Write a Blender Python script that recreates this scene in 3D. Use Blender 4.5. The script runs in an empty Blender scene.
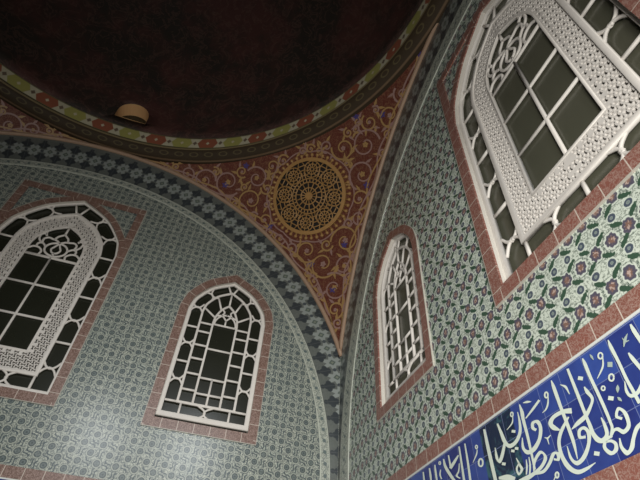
import bpy, bmesh, math, random
from mathutils import Vector, Matrix, bvhtree
PI = math.pi
U = 3.0                      # one plan unit in metres; walls meet on the vertical line x = y = 0
EYE = 1.6
S = 1.51                     # room side in plan units
sc = bpy.context.scene
COL = sc.collection

# ------------------------------------------------------------------ camera
cam_d = bpy.data.cameras.new('camera'); cam = bpy.data.objects.new('camera', cam_d); COL.objects.link(cam)
cam_d.sensor_fit = 'HORIZONTAL'; cam_d.sensor_width = 36.0; cam_d.lens = 36.0 * 467.48 / 640.0
cam_d.clip_start = 0.02; cam_d.clip_end = 100
CR = ((0.94891734, -0.31128775, 0.05153473), (-0.25613181, -0.664571, 0.70195576), (0.18426174, 0.67929767, 0.71035363))
m = Matrix.Identity(4)
for i in range(3):
    m[i][0] = CR[0][i]; m[i][1] = CR[1][i]; m[i][2] = -CR[2][i]
m.translation = Vector((-0.34978 * U, -1.0 * U, EYE))
cam.matrix_world = m
sc.camera = cam

# ------------------------------------------------------------------ world, lights, exposure
w = bpy.data.worlds.new('world'); sc.world = w; w.use_nodes = True
w.node_tree.nodes['Background'].inputs[0].default_value = (0.5, 0.55, 0.6, 1)
w.node_tree.nodes['Background'].inputs[1].default_value = 0.0
def spot(name, loc, aim, power, angle, blend, size, col):
    d = bpy.data.lights.new(name, 'SPOT'); d.energy = power; d.spot_size = math.radians(angle); d.spot_blend = blend
    d.shadow_soft_size = size; d.color = col
    o = bpy.data.objects.new(name, d); COL.objects.link(o); o.location = loc
    o.rotation_euler = (Vector(aim) - Vector(loc)).to_track_quat('-Z', 'Y').to_euler()
    return o
def lp(x, y, z): return (x * U, y * U, z * U + EYE)
def area(name, loc, aim, power, size, col, spread=180):
    d = bpy.data.lights.new(name, 'AREA'); d.shape = 'DISK'; d.energy = power; d.size = size; d.color = col; d.spread = math.radians(spread)
    o = bpy.data.objects.new(name, d); COL.objects.link(o); o.location = loc
    o.rotation_euler = (Vector(aim) - Vector(loc)).to_track_quat('-Z', 'Y').to_euler()
    return o
spot('wall_spotlight', lp(-0.70, -1.40, 0.84), lp(-0.50, 0.0, 0.12), 110, 60, 1.0, 0.22, (0.92, 0.97, 1.0))
spot('wall_spotlight', lp(-0.27, -1.40, 0.84), lp(-0.30, 0.0, 0.12), 125, 60, 1.0, 0.22, (0.92, 0.97, 1.0))
area('added_fill_light', lp(-0.43, -1.24, -0.02), lp(-0.14, -0.45, 0.30), 58, 0.9, (1.0, 0.975, 0.92), 126)  # soft fill light added behind the viewer; no lamp is seen there
sc.view_settings.view_transform = 'Standard'; sc.view_settings.look = 'None'
sc.view_settings.exposure = 0.0; sc.view_settings.gamma = 1.0
sc.view_settings.use_curve_mapping = False

# ------------------------------------------------------------------ node expressions
class X:
    """a scalar expression in a material's node tree"""
    def __init__(s, t, sock): s.t = t; s.s = sock
    def _m(s, op, *a, clamp=False):
        n = s.t.nodes.new('ShaderNodeMath'); n.operation = op; n.use_clamp = clamp
        for i, v in enumerate((s,) + a):
            if isinstance(v, X): s.t.links.new(v.s, n.inputs[i])
            else: n.inputs[i].default_value = v
        return X(s.t, n.outputs[0])
    def __add__(s, o): return s._m('ADD', o)
    __radd__ = __add__
    def __mul__(s, o): return s._m('MULTIPLY', o)
    __rmul__ = __mul__
    def __sub__(s, o): return s._m('SUBTRACT', o)
    def __rsub__(s, o): return (s * -1.0) + o
    def __truediv__(s, o): return s._m('DIVIDE', o)
    def __neg__(s): return s * -1.0
    def abs(s): return s._m('ABSOLUTE')
    def floor(s): return s._m('FLOOR')
    def fr(s): return s._m('FRACT')
    def sin(s): return s._m('SINE')
    def cos(s): return s._m('COSINE')
    def sqrt(s): return s._m('SQRT')
    def min(s, o): return s._m('MINIMUM', o)
    def max(s, o): return s._m('MAXIMUM', o)
    def atan2(s, o): return s._m('ARCTAN2', o)
    def lt(s, e, soft=0.0):              # 1 where s < e
        if soft == 0: return s._m('LESS_THAN', e)
        n = s.t.nodes.new('ShaderNodeMapRange'); n.interpolation_type = 'SMOOTHSTEP'
        s.t.links.new(s.s, n.inputs[0]); n.inputs[1].default_value = e - soft; n.inputs[2].default_value = e + soft
        n.inputs[3].default_value = 1; n.inputs[4].default_value = 0
        return X(s.t, n.outputs[0])
def hyp(a, b): return (a * a + b * b).sqrt()
class Mat:
    def __init__(s, name, rough=0.4, spec=0.5, metal=0.0):
        s.m = bpy.data.materials.new(name); s.m.use_nodes = True; s.t = s.m.node_tree
        s.b = s.t.nodes['Principled BSDF']; s.b.inputs['Roughness'].default_value = rough
        s.b.inputs['Specular IOR Level'].default_value = spec; s.b.inputs['Metallic'].default_value = metal
    def coord(s, kind='Object'):
        n = s.t.nodes.new('ShaderNodeTexCoord'); p = s.t.nodes.new('ShaderNodeSeparateXYZ')
        s.t.links.new(n.outputs[kind], p.inputs[0]); s.vec = n.outputs[kind]
        return X(s.t, p.outputs[0]), X(s.t, p.outputs[1]), X(s.t, p.outputs[2])
    def vector(s, x, y, z=0.0):
        n = s.t.nodes.new('ShaderNodeCombineXYZ')
        for i, v in enumerate((x, y, z)):
            if isinstance(v, X): s.t.links.new(v.s, n.inputs[i])
            else: n.inputs[i].default_value = v
        return n.outputs[0]
    def noise(s, scale, detail=2, rough=0.5, vec=None, dist=0.0):
        n = s.t.nodes.new('ShaderNodeTexNoise'); n.inputs['Scale'].default_value = scale; n.inputs['Detail'].default_value = detail
        n.inputs['Roughness'].default_value = rough; n.inputs['Distortion'].default_value = dist
        s.t.links.new(vec or s.vec, n.inputs['Vector']); return X(s.t, n.outputs[0])
    def voronoi(s, scale, feature='F1', vec=None):
        n = s.t.nodes.new('ShaderNodeTexVoronoi'); n.feature = feature; n.inputs['Scale'].default_value = scale
        s.t.links.new(vec or s.vec, n.inputs['Vector']); return X(s.t, n.outputs['Distance'])
    def white(s, vec):
        n = s.t.nodes.new('ShaderNodeTexWhiteNoise'); n.noise_dimensions = '2D'; s.t.links.new(vec, n.inputs['Vector']); return X(s.t, n.outputs[0])
    def col(s, c):
        n = s.t.nodes.new('ShaderNodeRGB'); n.outputs[0].default_value = (*c, 1); return n.outputs[0]
    def mix(s, a, b, f):
        n = s.t.nodes.new('ShaderNodeMix'); n.data_type = 'RGBA'
        s.t.links.new(f.s, n.inputs[0])
        for sock, v in ((n.inputs[6], a), (n.inputs[7], b)):
            if isinstance(v, tuple): sock.default_value = (*v, 1)
            else: s.t.links.new(v, sock)
        return n.outputs[2]
    def out(s, c, bump=None, bs=0.1, bd=0.003):
        if isinstance(c, tuple): s.b.inputs['Base Color'].default_value = (*c, 1)
        else: s.t.links.new(c, s.b.inputs['Base Color'])
        if bump is not None:
            n = s.t.nodes.new('ShaderNodeBump'); n.inputs['Strength'].default_value = bs; n.inputs['Distance'].default_value = bd
            s.t.links.new(bump.s, n.inputs['Height']); s.t.links.new(n.outputs[0], s.b.inputs['Normal'])
        return s.m
def c8(r, g, b): return tuple(((v / 255) / 12.92 if v / 255 < 0.04045 else ((v / 255 + 0.055) / 1.055) ** 2.4) for v in (r, g, b))

# ---- glazed field tiles of the left wall: staggered dark discs in pale scrollwork
def mat_disc_tiles():
    M = Mat('disc_scroll_tiles', 0.28, 0.5); x, y, z = M.coord()
    px, pz = 0.0346 * U, 0.0340 * U
    a = (x + 0.5471 * U) / px; b = (z - 0.4076 * U) / pz
    jit = M.noise(9.0, 1)
    def site(oa, ob):
        return ((a + (0.5 + oa)).fr() - 0.5) * 0.0346, ((b + (0.5 + ob)).fr() - 0.5) * 0.0340
    d0 = hyp(*site(0, 0)); d1 = hyp(*site(0.5, 0.5)); d = d0.min(d1)
    n = M.noise(70.0, 3, 0.6); d = d + (n - 0.5) * 0.0035
    scroll = ((n - 0.5).abs()).lt(0.030, 0.02)
    def curl(oa, ob, sgn):
        u, v = site(oa, ob); q = u * 0.8 + v * (0.6 * sgn); k = u * (-0.6 * sgn) + v * 0.8
        wv = (k * 330.0).sin() * 0.0030
        l = ((q + wv).abs() - 0.0032).abs().lt(0.0013, 0.0006)
        return l * hyp(u, v).lt(0.0084, 0.001)
    curls = curl(0.5, 0, 1.0).max(curl(0, 0.5, -1.0))
    n2 = M.noise(95.0, 2, 0.5)
    base = M.mix((0.45, 0.455, 0.375), (0.335, 0.37, 0.325), jit)
    c = M.mix(base, (0.06, 0.08, 0.08), scroll * 0.85)
    c = M.mix(c, (0.07, 0.09, 0.09), n2.lt(0.45, 0.03) * 0.8)
    c = M.mix(c, (0.07, 0.09, 0.09), d.lt(0.0088, 0.0004) * 0.7)
    c = M.mix(c, (0.40, 0.42, 0.355), d.lt(0.0078, 0.0006))
    c = M.mix(c, (0.045, 0.065, 0.075), curls)
    c = M.mix(c, (0.055, 0.072, 0.075), d.lt(0.0064, 0.0010))
    c = M.mix(c, (0.16, 0.19, 0.18), (d - 0.0030).abs().lt(0.0010, 0.0005) * n2 * 1.2)
    # joints of the square tiles
    j = ((a * 0.5).fr() - 0.5).abs().lt(0.008).max(((b * 0.5).fr() - 0.5).abs().lt(0.008))
    c = M.mix(c, (0.22, 0.24, 0.22), j * 0.5)
    return M.out(c, n, 0.12, 0.002)

# ---- glazed field tiles of the right wall: palmette flowers, rings and green leaves on white
def mat_flower_tiles():
    M = Mat('flower_leaf_tiles', 0.28, 0.5); x, y, z = M.coord()
    px, pz = 0.0215 * U, 0.0415 * U
    a = (x - 0.7813 * U) / px; b = (z - 0.3345 * U) / pz
    def site(oa, ob):
        return ((a + (0.5 + oa)).fr() - 0.5) * 0.0215, ((b + (0.5 + ob)).fr() - 0.5) * 0.0415
    par = (((a + 1.0) * 0.5).floor() * 2.0 - (a + 1.0).floor()) * 2.0 + 1.0       # +1 / -1 by column (at half steps)
    n = M.noise(55.0, 3, 0.6)
    u, v = site(0, 0); ang = v.atan2(u)
    rf = hyp(u * 1.08, v * 0.95) + (ang * 8.0).cos() * 0.0006 + (n - 0.5) * 0.0050
    u2, v2 = site(0.5, 0.5); rr = hyp(u2, v2) + (n - 0.5) * 0.0030
    def leaf(oz, sg):
        lu, lv = site(0.5, oz); t = par * sg
        q = lu * 0.80 + lv * 0.60 * t; k = lv * 0.80 - lu * 0.60 * t
        k = k + (q * q) * 14.0 * t
        e = hyp(q / 0.0082, k / 0.0028) + (q * 1500.0).sin() * 0.10 + (n - 0.5) * 1.2
        return e.lt(1.0, 0.12)
    lf = leaf(-0.26, 1.0).max(leaf(0.26, -1.0))
    ground = M.mix((0.575, 0.62, 0.535), (0.50, 0.56, 0.49), M.noise(4.0, 2))
    st = (hyp(u2, (v2.abs() - 0.0135)) - 0.0050 + (n - 0.5) * 0.003).abs().lt(0.0007, 0.0004)
    st = st.max((hyp(u, v) - 0.0108 + (n - 0.5) * 0.003).abs().lt(0.0005, 0.0004) * 0.7)
    fine = (n - 0.5).abs().lt(0.022, 0.015); n3 = M.noise(95.0, 2)
    fine = fine.max(n3.lt(0.42, 0.03))
    c = M.mix(ground, (0.085, 0.110, 0.090), fine * 0.7)
    c = M.mix(c, (0.07, 0.10, 0.085), st * 0.9)
    c = M.mix(c, ground, rf.lt(0.0096, 0.0003))
    c = M.mix(c, (0.040, 0.080, 0.052), lf)
    c = M.mix(c, (0.082, 0.076, 0.105), rf.lt(0.0076, 0.0006))
    c = M.mix(c, (0.195, 0.115, 0.09), rf.lt(0.0037, 0.0016))
    c = M.mix(c, (0.42, 0.32, 0.28), n3.lt(0.45, 0.03) * rf.lt(0.0042, 0.0008))
    c = M.mix(c, ground, rr.lt(0.0060, 0.0003))
    c = M.mix(c, (0.065, 0.082, 0.110), (rr - 0.0032).abs().lt(0.0015, 0.0005))
    c = M.mix(c, (0.17, 0.21, 0.20), rr.lt(0.0017, 0.0005))
    return M.out(c, n, 0.10, 0.002)

# ---- tile strips drawn along their own length (UV: metres along, metres across)
def mat_star_band():
    M = Mat('star_band_tiles', 0.30, 0.5); s, t, _ = M.coord('UV')
    P = 0.038 * U; W = 0.10 * U
    def site(o): return ((s / P + (0.5 + o)).fr() - 0.5) * P, t - W * 0.5
    u, v = site(0.0); w = v * 0.62; r = hyp(u, w); ang = w.atan2(u)
    dia = u.abs() * 1.0 + v.abs() * 0.72
    star = r - ((ang * 6.0).cos() * 0.013)
    u3, v3 = site(0.5)
    def lobe(x0, y0, rad): return hyp(u3.abs() - x0, v3.abs() - y0).lt(rad, 0.0025)
    blob = lobe(0.0, 0.052, 0.021).max(lobe(0.020, 0.080, 0.022)).max(lobe(0.0, 0.100, 0.022)).max(lobe(0.0, 0.132, 0.016))
    mid = hyp(u3, v3 * 0.8).lt(0.012, 0.002)
    n = M.noise(60.0, 2)
    c = M.mix((0.085, 0.095, 0.090), (0.150, 0.162, 0.148), n)
    c = M.mix(c, (0.26, 0.285, 0.27), star.lt(0.044, 0.003))
    c = M.mix(c, (0.095, 0.12, 0.105), dia.lt(0.022, 0.002))
    c = M.mix(c, (0.19, 0.21, 0.17), dia.lt(0.010, 0.002))
    c = M.mix(c, (0.040, 0.047, 0.052), blob)
    c = M.mix(c, (0.05, 0.06, 0.07), mid)
    j = ((s / P).fr() - 0.5).abs().lt(0.012)
    c = M.mix(c, (0.17, 0.18, 0.18), j * 0.4)
    return M.out(c)
def mat_strip(W, g=1.0):
    M = Mat('narrow_scroll_tiles', 0.30, 0.5); s, t, _ = M.coord('UV')
    n = M.noise(85.0, 2, 0.5, dist=0.6)
    q = t / W - 0.5
    u = (s / 0.075 + 0.5).fr() - 0.5
    wav = (q - (s * (2 * PI / 0.075)).sin() * 0.18).abs().lt(0.05, 0.03)
    c = M.mix((0.40 * g, 0.42 * g, 0.36 * g), (0.10, 0.12, 0.11), (n - 0.5).abs().lt(0.05, 0.03) * 0.75)
    c = M.mix(c, (0.12, 0.15, 0.15), wav * 0.7)
    c = M.mix(c, (0.10, 0.13, 0.13), hyp(u * 0.075, q * W).lt(0.012, 0.002))
    c = M.mix(c, (0.44, 0.46, 0.40), 1.0 - (q.abs()).lt(0.40, 0.02))
    c = M.mix(c, (0.30, 0.32, 0.28), (s / 0.33).fr().lt(0.015))
    return M.out(c)
def mat_red_border(a, b):
    M = Mat('red_scroll_tiles', 0.34, 0.5); s, t, _ = M.coord('UV')
    n = M.noise(75.0, 3, 0.6, dist=0.8); n2 = M.noise(5.0, 2)
    c = M.mix(a, b, n2)
    c = M.mix(c, (0.33, 0.225, 0.19), (n - 0.5).abs().lt(0.035, 0.025) * 0.8)
    c = M.mix(c, (0.40, 0.38, 0.33), t.lt(0.0035))
    c = M.mix(c, (0.50, 0.43, 0.37), ((s / 0.1005).fr() - 0.5).abs().lt(0.018))
    return M.out(c)
def mat_cobalt():
    M = Mat('cobalt_tiles', 0.22, 0.5); x, y, z = M.coord()
    px, pz = 0.0330 * U, 0.0325 * U
    a = (x - 0.6325 * U) / px; b = (z - 0.2525 * U) / pz
    rnd = M.white(M.vector(a.floor(), b.floor()))
    n = M.noise(9.0, 3, 0.6); n2 = M.noise(14.0, 3, 0.6, dist=1.5)
    c = M.mix((0.020, 0.030, 0.155), (0.040, 0.085, 0.33), rnd * 0.75 + (n - 0.5) * 0.9)
    teal = ((x - 0.552 * U).abs()).lt(0.032 * U, 0.004)
    c = M.mix(c, M.mix((0.010, 0.020, 0.050), (0.035, 0.10, 0.125), n2.lt(0.42, 0.10)), teal)
    j = ((a.fr() - 0.5).abs() * -1.0 + 0.5).lt(0.010).max(((b.fr() - 0.5).abs() * -1.0 + 0.5).lt(0.010))
    c = M.mix(c, (0.16, 0.20, 0.36), j * 0.8)
    return M.out(c)
def mat_plain(name, c, rough=0.5, ns=0.0, c2=None, scale=20.0, spec=0.4, metal=0.0):
    M = Mat(name, rough, spec, metal)
    if c2 is None: return M.out(c)
    M.coord(); n = M.noise(scale, 4, 0.6)
    return M.out(M.mix(c, c2, n), n, ns, 0.004)
def mat_pendentive():
    M = Mat('painted_red_plaster', 0.55, 0.25); M.coord(); n = M.noise(3.0, 4, 0.6); n2 = M.noise(26.0, 4, 0.6, dist=1.5)
    c = M.mix((0.105, 0.024, 0.015), (0.080, 0.021, 0.013), n)
    c = M.mix(c, (0.19, 0.095, 0.050), (n2 - 0.5).abs().lt(0.030, 0.02) * 0.6)
    return M.out(c, n2, 0.15, 0.004)
def mat_dome_band():
    M = Mat('painted_band_plaster', 0.5, 0.3); s, t, _ = M.coord('UV')
    P = 0.50; H = 0.15
    a = s / P; v = t / H - 0.5
    k = (a * 2.0).floor(); odd = (k * 0.5).fr().lt(0.25)
    u = ((a * 2.0).fr() - 0.5)
    d = u.abs() * 1.25 + v.abs() * 0.55
    n = M.noise(22.0, 3)
    c = M.mix((0.54, 0.50, 0.37), (0.46, 0.42, 0.30), n)
    cc = M.mix((0.34, 0.32, 0.100), (0.28, 0.095, 0.055), odd)
    c = M.mix(c, cc, (u.abs() + v.abs() * 0.30).lt(0.40, 0.012))
    c = M.mix(c, (0.52, 0.47, 0.34), d.lt(0.085, 0.02))
    e = (0.5 - u.abs()) + v.abs() * 0.42
    c = M.mix(c, (0.15, 0.11, 0.08), e.lt(0.085, 0.02))
    c = M.mix(c, (0.13, 0.12, 0.06), 1.0 - v.abs().lt(0.44, 0.01))
    return M.out(c)
def mat_dome():
    M = Mat('dark_painted_dome', 0.6, 0.2); M.coord(); n = M.noise(1.6, 4, 0.65); n2 = M.noise(8.0, 4, 0.6, dist=1.0)
    c = M.mix((0.030, 0.024, 0.020), (0.070, 0.030, 0.026), n.lt(0.5, 0.12))
    c = M.mix(c, (0.120, 0.065, 0.052), (n2 - 0.52).abs().lt(0.02, 0.03) * 0.5)
    return M.out(c)
def mat_cornice():
    M = Mat('carved_gilt_cornice', 0.6, 0.2); s, t, _ = M.coord('UV')
    a = (s / 0.14).fr() - 0.5
    n = M.noise(40.0, 3)
    leafy = hyp(a * 1.0, (t - 0.5) * 3.0)
    c = M.mix((0.040, 0.027, 0.015), (0.13, 0.105, 0.050), (leafy - 0.26).abs().lt(0.05, 0.03) * n * (t - 0.5).abs().lt(0.18, 0.03))
    c = M.mix(c, (0.21, 0.165, 0.09), (t - 0.76).abs().lt(0.05, 0.02))
    c = M.mix(c, (0.13, 0.085, 0.05), (t - 0.2).abs().lt(0.04, 0.02))
    return M.out(c, n, 0.2, 0.005)
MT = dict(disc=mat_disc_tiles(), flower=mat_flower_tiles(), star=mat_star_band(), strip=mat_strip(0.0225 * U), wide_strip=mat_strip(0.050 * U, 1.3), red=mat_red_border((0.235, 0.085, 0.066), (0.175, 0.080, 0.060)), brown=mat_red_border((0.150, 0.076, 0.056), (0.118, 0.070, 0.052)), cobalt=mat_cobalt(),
    letter=mat_plain('white_glaze_lettering', (0.62, 0.68, 0.60), 0.25, 0.05, (0.55, 0.62, 0.55), 30),
    mark=mat_plain('grey_green_glaze_marks', (0.34, 0.42, 0.38), 0.3),
    fillet=mat_plain('white_glaze_fillet', (0.58, 0.60, 0.58), 0.3),
    stucco=mat_plain('white_stucco', (0.66, 0.63, 0.59), 0.6, 0.25, (0.58, 0.54, 0.50), 35),
    reveal=mat_plain('reveal_plaster', (0.56, 0.53, 0.48), 0.6, 0.2, (0.48, 0.45, 0.40), 15),
    glass=mat_plain('dark_window_glass', (0.013, 0.014, 0.009), 0.22, 0.06, (0.020, 0.021, 0.014), 5, 0.5),
    sheen_glass=mat_plain('window_glass_painted_sheen', (0.060, 0.062, 0.043), 0.25, 0.06, (0.090, 0.088, 0.064), 5, 0.5),  # same glass, paler base colour: reflected light painted into the right-wall panes
    pend=mat_pendentive(), band=mat_dome_band(), dome=mat_dome(), cornice=mat_cornice(),
    rib=mat_plain('pink_ochre_moulding', (0.36, 0.24, 0.165), 0.5, 0.2, (0.30, 0.20, 0.135), 25),
    gold=mat_plain('gold_paint', (0.33, 0.20, 0.075), 0.42, 0.1, (0.25, 0.15, 0.06), 18),
    mauve=mat_plain('mauve_paint', (0.27, 0.17, 0.15), 0.5, 0.1, (0.22, 0.12, 0.10), 18),
    blue=mat_plain('blue_paint', (0.05, 0.035, 0.14), 0.5),
    carve=mat_plain('gilt_wood_carving', (0.36, 0.20, 0.07), 0.42, 0.15, (0.28, 0.155, 0.055), 25),
    carve_red=mat_plain('red_ground_carving', (0.13, 0.045, 0.020), 0.55),
    dark=mat_plain('painted_hollow_shade', (0.008, 0.006, 0.005), 0.8),
    peach=mat_plain('ochre_plaster_soffit', (0.72, 0.43, 0.20), 0.6, 0.0, (0.68, 0.40, 0.19), 4),
    floor=mat_plain('floor_carpet', (0.12, 0.06, 0.045), 0.8, 0.2, (0.09, 0.05, 0.04), 12))

# ------------------------------------------------------------------ mesh helpers
def link(name, me, mat=None, parent=None, matrix=None, smooth=False):
    o = bpy.data.objects.new(name, me); COL.objects.link(o)
    if mat is not None: me.materials.append(mat)
    if parent is not None: o.parent = parent
    if matrix is not None:
        if parent is None: o.matrix_world = matrix
        else: o.matrix_local = matrix
    if smooth:
        for f in me.polygons: f.use_smooth = True
    return o
def mesh(name, V, F, mat=None, parent=None, matrix=None, smooth=False, uv=None):
    me = bpy.data.meshes.new(name); me.from_pydata([tuple(v) for v in V], [], F)
    if uv is not None:
        ul = me.uv_layers.new(name='UVMap')
        for l in me.loops: ul.data[l.index].uv = uv[l.vertex_index]
    me.validate(); me.update()
    return link(name, me, mat, parent, matrix, smooth)
def tag(o, label=None, cat=None, group=None, kind=None):
    if label: o['label'] = label
    if cat: o['category'] = cat
    if group: o['group'] = group
    if kind: o['kind'] = kind
    return o
def empty(name, matrix):
    o = bpy.data.objects.new(name, None); COL.objects.link(o); o.empty_display_size = 0.1; o.matrix_world = matrix
    return o
def catmull(P, n=6, closed=False):
    P = [tuple(q) for q in P]; N = len(P); out = []
    rng = range(N if closed else N - 1)
    for i in rng:
        p0 = P[(i - 1) % N] if closed or i > 0 else tuple(2 * a - b for a, b in zip(P[0], P[1]))
        p1 = P[i]; p2 = P[(i + 1) % N]
        p3 = P[(i + 2) % N] if closed or i + 2 < N else tuple(2 * a - b for a, b in zip(P[-1], P[-2]))
        for k in range(n):
            t = k / n
            out.append(tuple(0.5 * (2 * b + (c - a) * t + (2 * a - 5 * b + 4 * c - d) * t * t + (3 * b - a - 3 * c + d) * t ** 3) for a, b, c, d in zip(p0, p1, p2, p3)))
    if not closed: out.append(P[-1])
    return out
class MB:
    """collects flattened bars (tubes) lying in a local X-Z plane, Y is depth"""
    def __init__(s): s.V = []; s.F = []
    def bar(s, P, rw, rd, y=0.0, closed=False, n=8, sq=0.7):
        P = [Vector((q[0], q[1])) for q in P]; N = len(P); b0 = len(s.V)
        ring = []
        for k in range(n):
            a = 2 * PI * (k + 0.5) / n; c, sn = math.cos(a), math.sin(a)
            ring.append((math.copysign(abs(c) ** sq, c), math.copysign(abs(sn) ** sq, sn)))
        for i in range(N):
            a = P[(i - 1) % N] if closed or i > 0 else P[i]; c = P[(i + 1) % N] if closed or i < N - 1 else P[i]
            d1 = (P[i] - a); d2 = (c - P[i])
            d1 = d1.normalized() if d1.length > 1e-9 else d2.normalized(); d2 = d2.normalized() if d2.length > 1e-9 else d1
            d = d1 + d2
            d = d.normalized() if d.length > 1e-6 else d1
            nr = Vector((-d.y, d.x)); k = 1.0 / max(0.5, nr.dot(Vector((-d1.y, d1.x))))
            for (cx, cy) in ring: s.V.append((P[i].x + nr.x * rw * cx * k, y + rd * cy, P[i].y + nr.y * rw * cx * k))
        for i in range(N if closed else N - 1):
            j = (i + 1) % N
            for k in range(n):
                l = (k + 1) % n
                s.F.append((b0 + i * n + k, b0 + j * n + k, b0 + j * n + l, b0 + i * n + l))
        if not closed:
            s.F.append(tuple(b0 + k for k in range(n))); s.F.append(tuple(b0 + (N - 1) * n + k for k in reversed(range(n))))
    def xnode(s, c, t, la, lc0, lc1, rw, rd, y):
        """four curved legs meeting at c; t unit tangent of the row, la half length along, lc0 / lc1 reach across"""
        c = Vector(c); t = Vector(t).normalized(); nn = Vector((-t.y, t.x))
        for sg in (-1, 1):
            for lc in (lc0, lc1):
                e = c + t * (sg * la) + nn * lc; mid = c + t * (sg * la * 0.22) + nn * (lc * 0.52)
                s.bar(catmull([c - t * (sg * la * 0.1), mid, e], 4), rw, rd, y, n=6)
        s.bar([c - t * la * 0.16, c + t * la * 0.16], rw * 1.25, rd, y, n=6)
    def build(s, name, mat, parent=None, matrix=None, smooth=True):
        o = mesh(name, s.V, s.F, mat, parent, matrix)
        if smooth:
            for f in o.data.polygons: f.use_smooth = len(f.vertices) == 4
        return o
def fill2d(name, outlines, mat, parent=None, matrix=None, depth=0.0, y=0.0):
    """flat shape with holes (even-odd), in the local X-Z plane, optionally thick"""
    cu = bpy.data.curves.new(name, 'CURVE'); cu.dimensions = '2D'; cu.fill_mode = 'BOTH'; cu.extrude = depth / 2
    for pts in outlines:
        sp = cu.splines.new('POLY'); sp.points.add(len(pts) - 1); sp.use_cyclic_u = True
        for q, (a, b) in zip(sp.points, pts): q.co = (a, b, 0, 1)
    o = bpy.data.objects.new(name, cu); COL.objects.link(o)
    dg = bpy.context.evaluated_depsgraph_get(); me = bpy.data.meshes.new_from_object(o.evaluated_get(dg))
    bpy.data.objects.remove(o); bpy.data.curves.remove(cu)
    me.transform(Matrix(((1, 0, 0, 0), (0, 0, -1, y), (0, 1, 0, 0), (0, 0, 0, 1))))
    me.materials.clear(); me.name = name
    return link(name, me, mat, parent, matrix)
def ribbon(name, path, t0, t1, mat, parent=None, matrix=None, y=0.0, thick=0.006, closed=False, clip=None):
    """strip laid along a path in the X-Z plane between offsets t0 and t1 (left of travel), with UV in metres"""
    P = [Vector(q) for q in path]; N = len(P); V = []; uv = []; F = []; L = 0.0
    M = N + 1 if closed else N
    for ii in range(M):
        i = ii % N
        a = P[(i - 1) % N] if closed or i > 0 else P[i]; c = P[(i + 1) % N] if closed or i < N - 1 else P[i]
        d1 = (P[i] - a); d2 = (c - P[i]); d1 = d1.normalized() if d1.length > 1e-9 else d2.normalized(); d2 = d2.normalized() if d2.length > 1e-9 else d1
        d = (d1 + d2).normalized(); nr = Vector((-d.y, d.x)); k = 1.0 / max(0.4, nr.dot(Vector((-d1.y, d1.x))))
        if ii: L += (P[i] - P[(i - 1) % N]).length
        for t in (t0, t1):
            off = t * k; q = P[i] + nr * off
            if clip is not None and clip(q) > 0:
                lo, hi = 0.0, off
                for _ in range(24):
                    m_ = (lo + hi) / 2
                    if clip(P[i] + nr * m_) > 0: hi = m_
                    else: lo = m_
                off = lo; q = P[i] + nr * off
            V.append((q.x, y, q.y)); uv.append((L, off / k - t0))
    n0 = len(V)
    V += [(v[0], v[1] + thick, v[2]) for v in V]; uv = uv + uv
    for i in range(M - 1):
        a, b, c, d = 2 * i, 2 * i + 1, 2 * i + 3, 2 * i + 2
        F.append((a, b, c, d)); F.append((a, d, n0 + d, n0 + a)); F.append((b, n0 + b, n0 + c, c))
    if not closed:
        F.append((0, n0, n0 + 1, 1)); e = 2 * (M - 1); F.append((e, e + 1, n0 + e + 1, n0 + e))
    o = mesh(name, V, F, mat, parent, matrix, uv=uv)
    # straight runs: measure the joints square to the run, so that mitres do not shear them
    ul = o.data.uv_layers[0]; Ls = [0.0]
    for i in range(M - 1): Ls.append(Ls[-1] + (P[(i + 1) % N] - P[i % N]).length)
    for f in o.data.polygons:
        seg = min((v % n0) // 2 for v in f.vertices); seg = min(seg, M - 2)
        d = (P[(seg + 1) % N] - P[seg % N])
        if d.length < 0.25: continue
        dn = d.normalized()
        for li in f.loop_indices:
            v = V[o.data.loops[li].vertex_index]; ul.data[li].uv[0] = Ls[seg] + (Vector((v[0], v[2])) - P[seg % N]).dot(dn)
    return o
def tube(V, F, path, r, n=8, closed=False, up=None, flat=1.0):
    """a tube along a 3-D path appended to V, F"""
    P = [Vector(q) for q in path]; N = len(P); b0 = len(V); prev = None
    for i in range(N):
        a = P[(i - 1) % N] if closed or i > 0 else P[i]; c = P[(i + 1) % N] if closed or i < N - 1 else P[i]
        d = (c - a).normalized()
        u = Vector(up[i]) if up else Vector((0, 0, 1)) if abs(d.z) < 0.95 else Vector((1, 0, 0))
        s_ = d.cross(u).normalized(); u = s_.cross(d).normalized()
        rr = r[i] if isinstance(r, (list, tuple)) else r
        for k in range(n):
            t = 2 * PI * k / n; V.append(P[i] + s_ * (rr * math.cos(t)) + u * (rr * flat * math.sin(t)))
    for i in range(N if closed else N - 1):
        j = (i + 1) % N
        for k in range(n):
            l = (k + 1) % n; F.append((b0 + i * n + k, b0 + i * n + l, b0 + j * n + l, b0 + j * n + k))
    if not closed:
        F.append(tuple(b0 + k for k in reversed(range(n)))); F.append(tuple(b0 + (N - 1) * n + k for k in range(n)))

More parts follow.
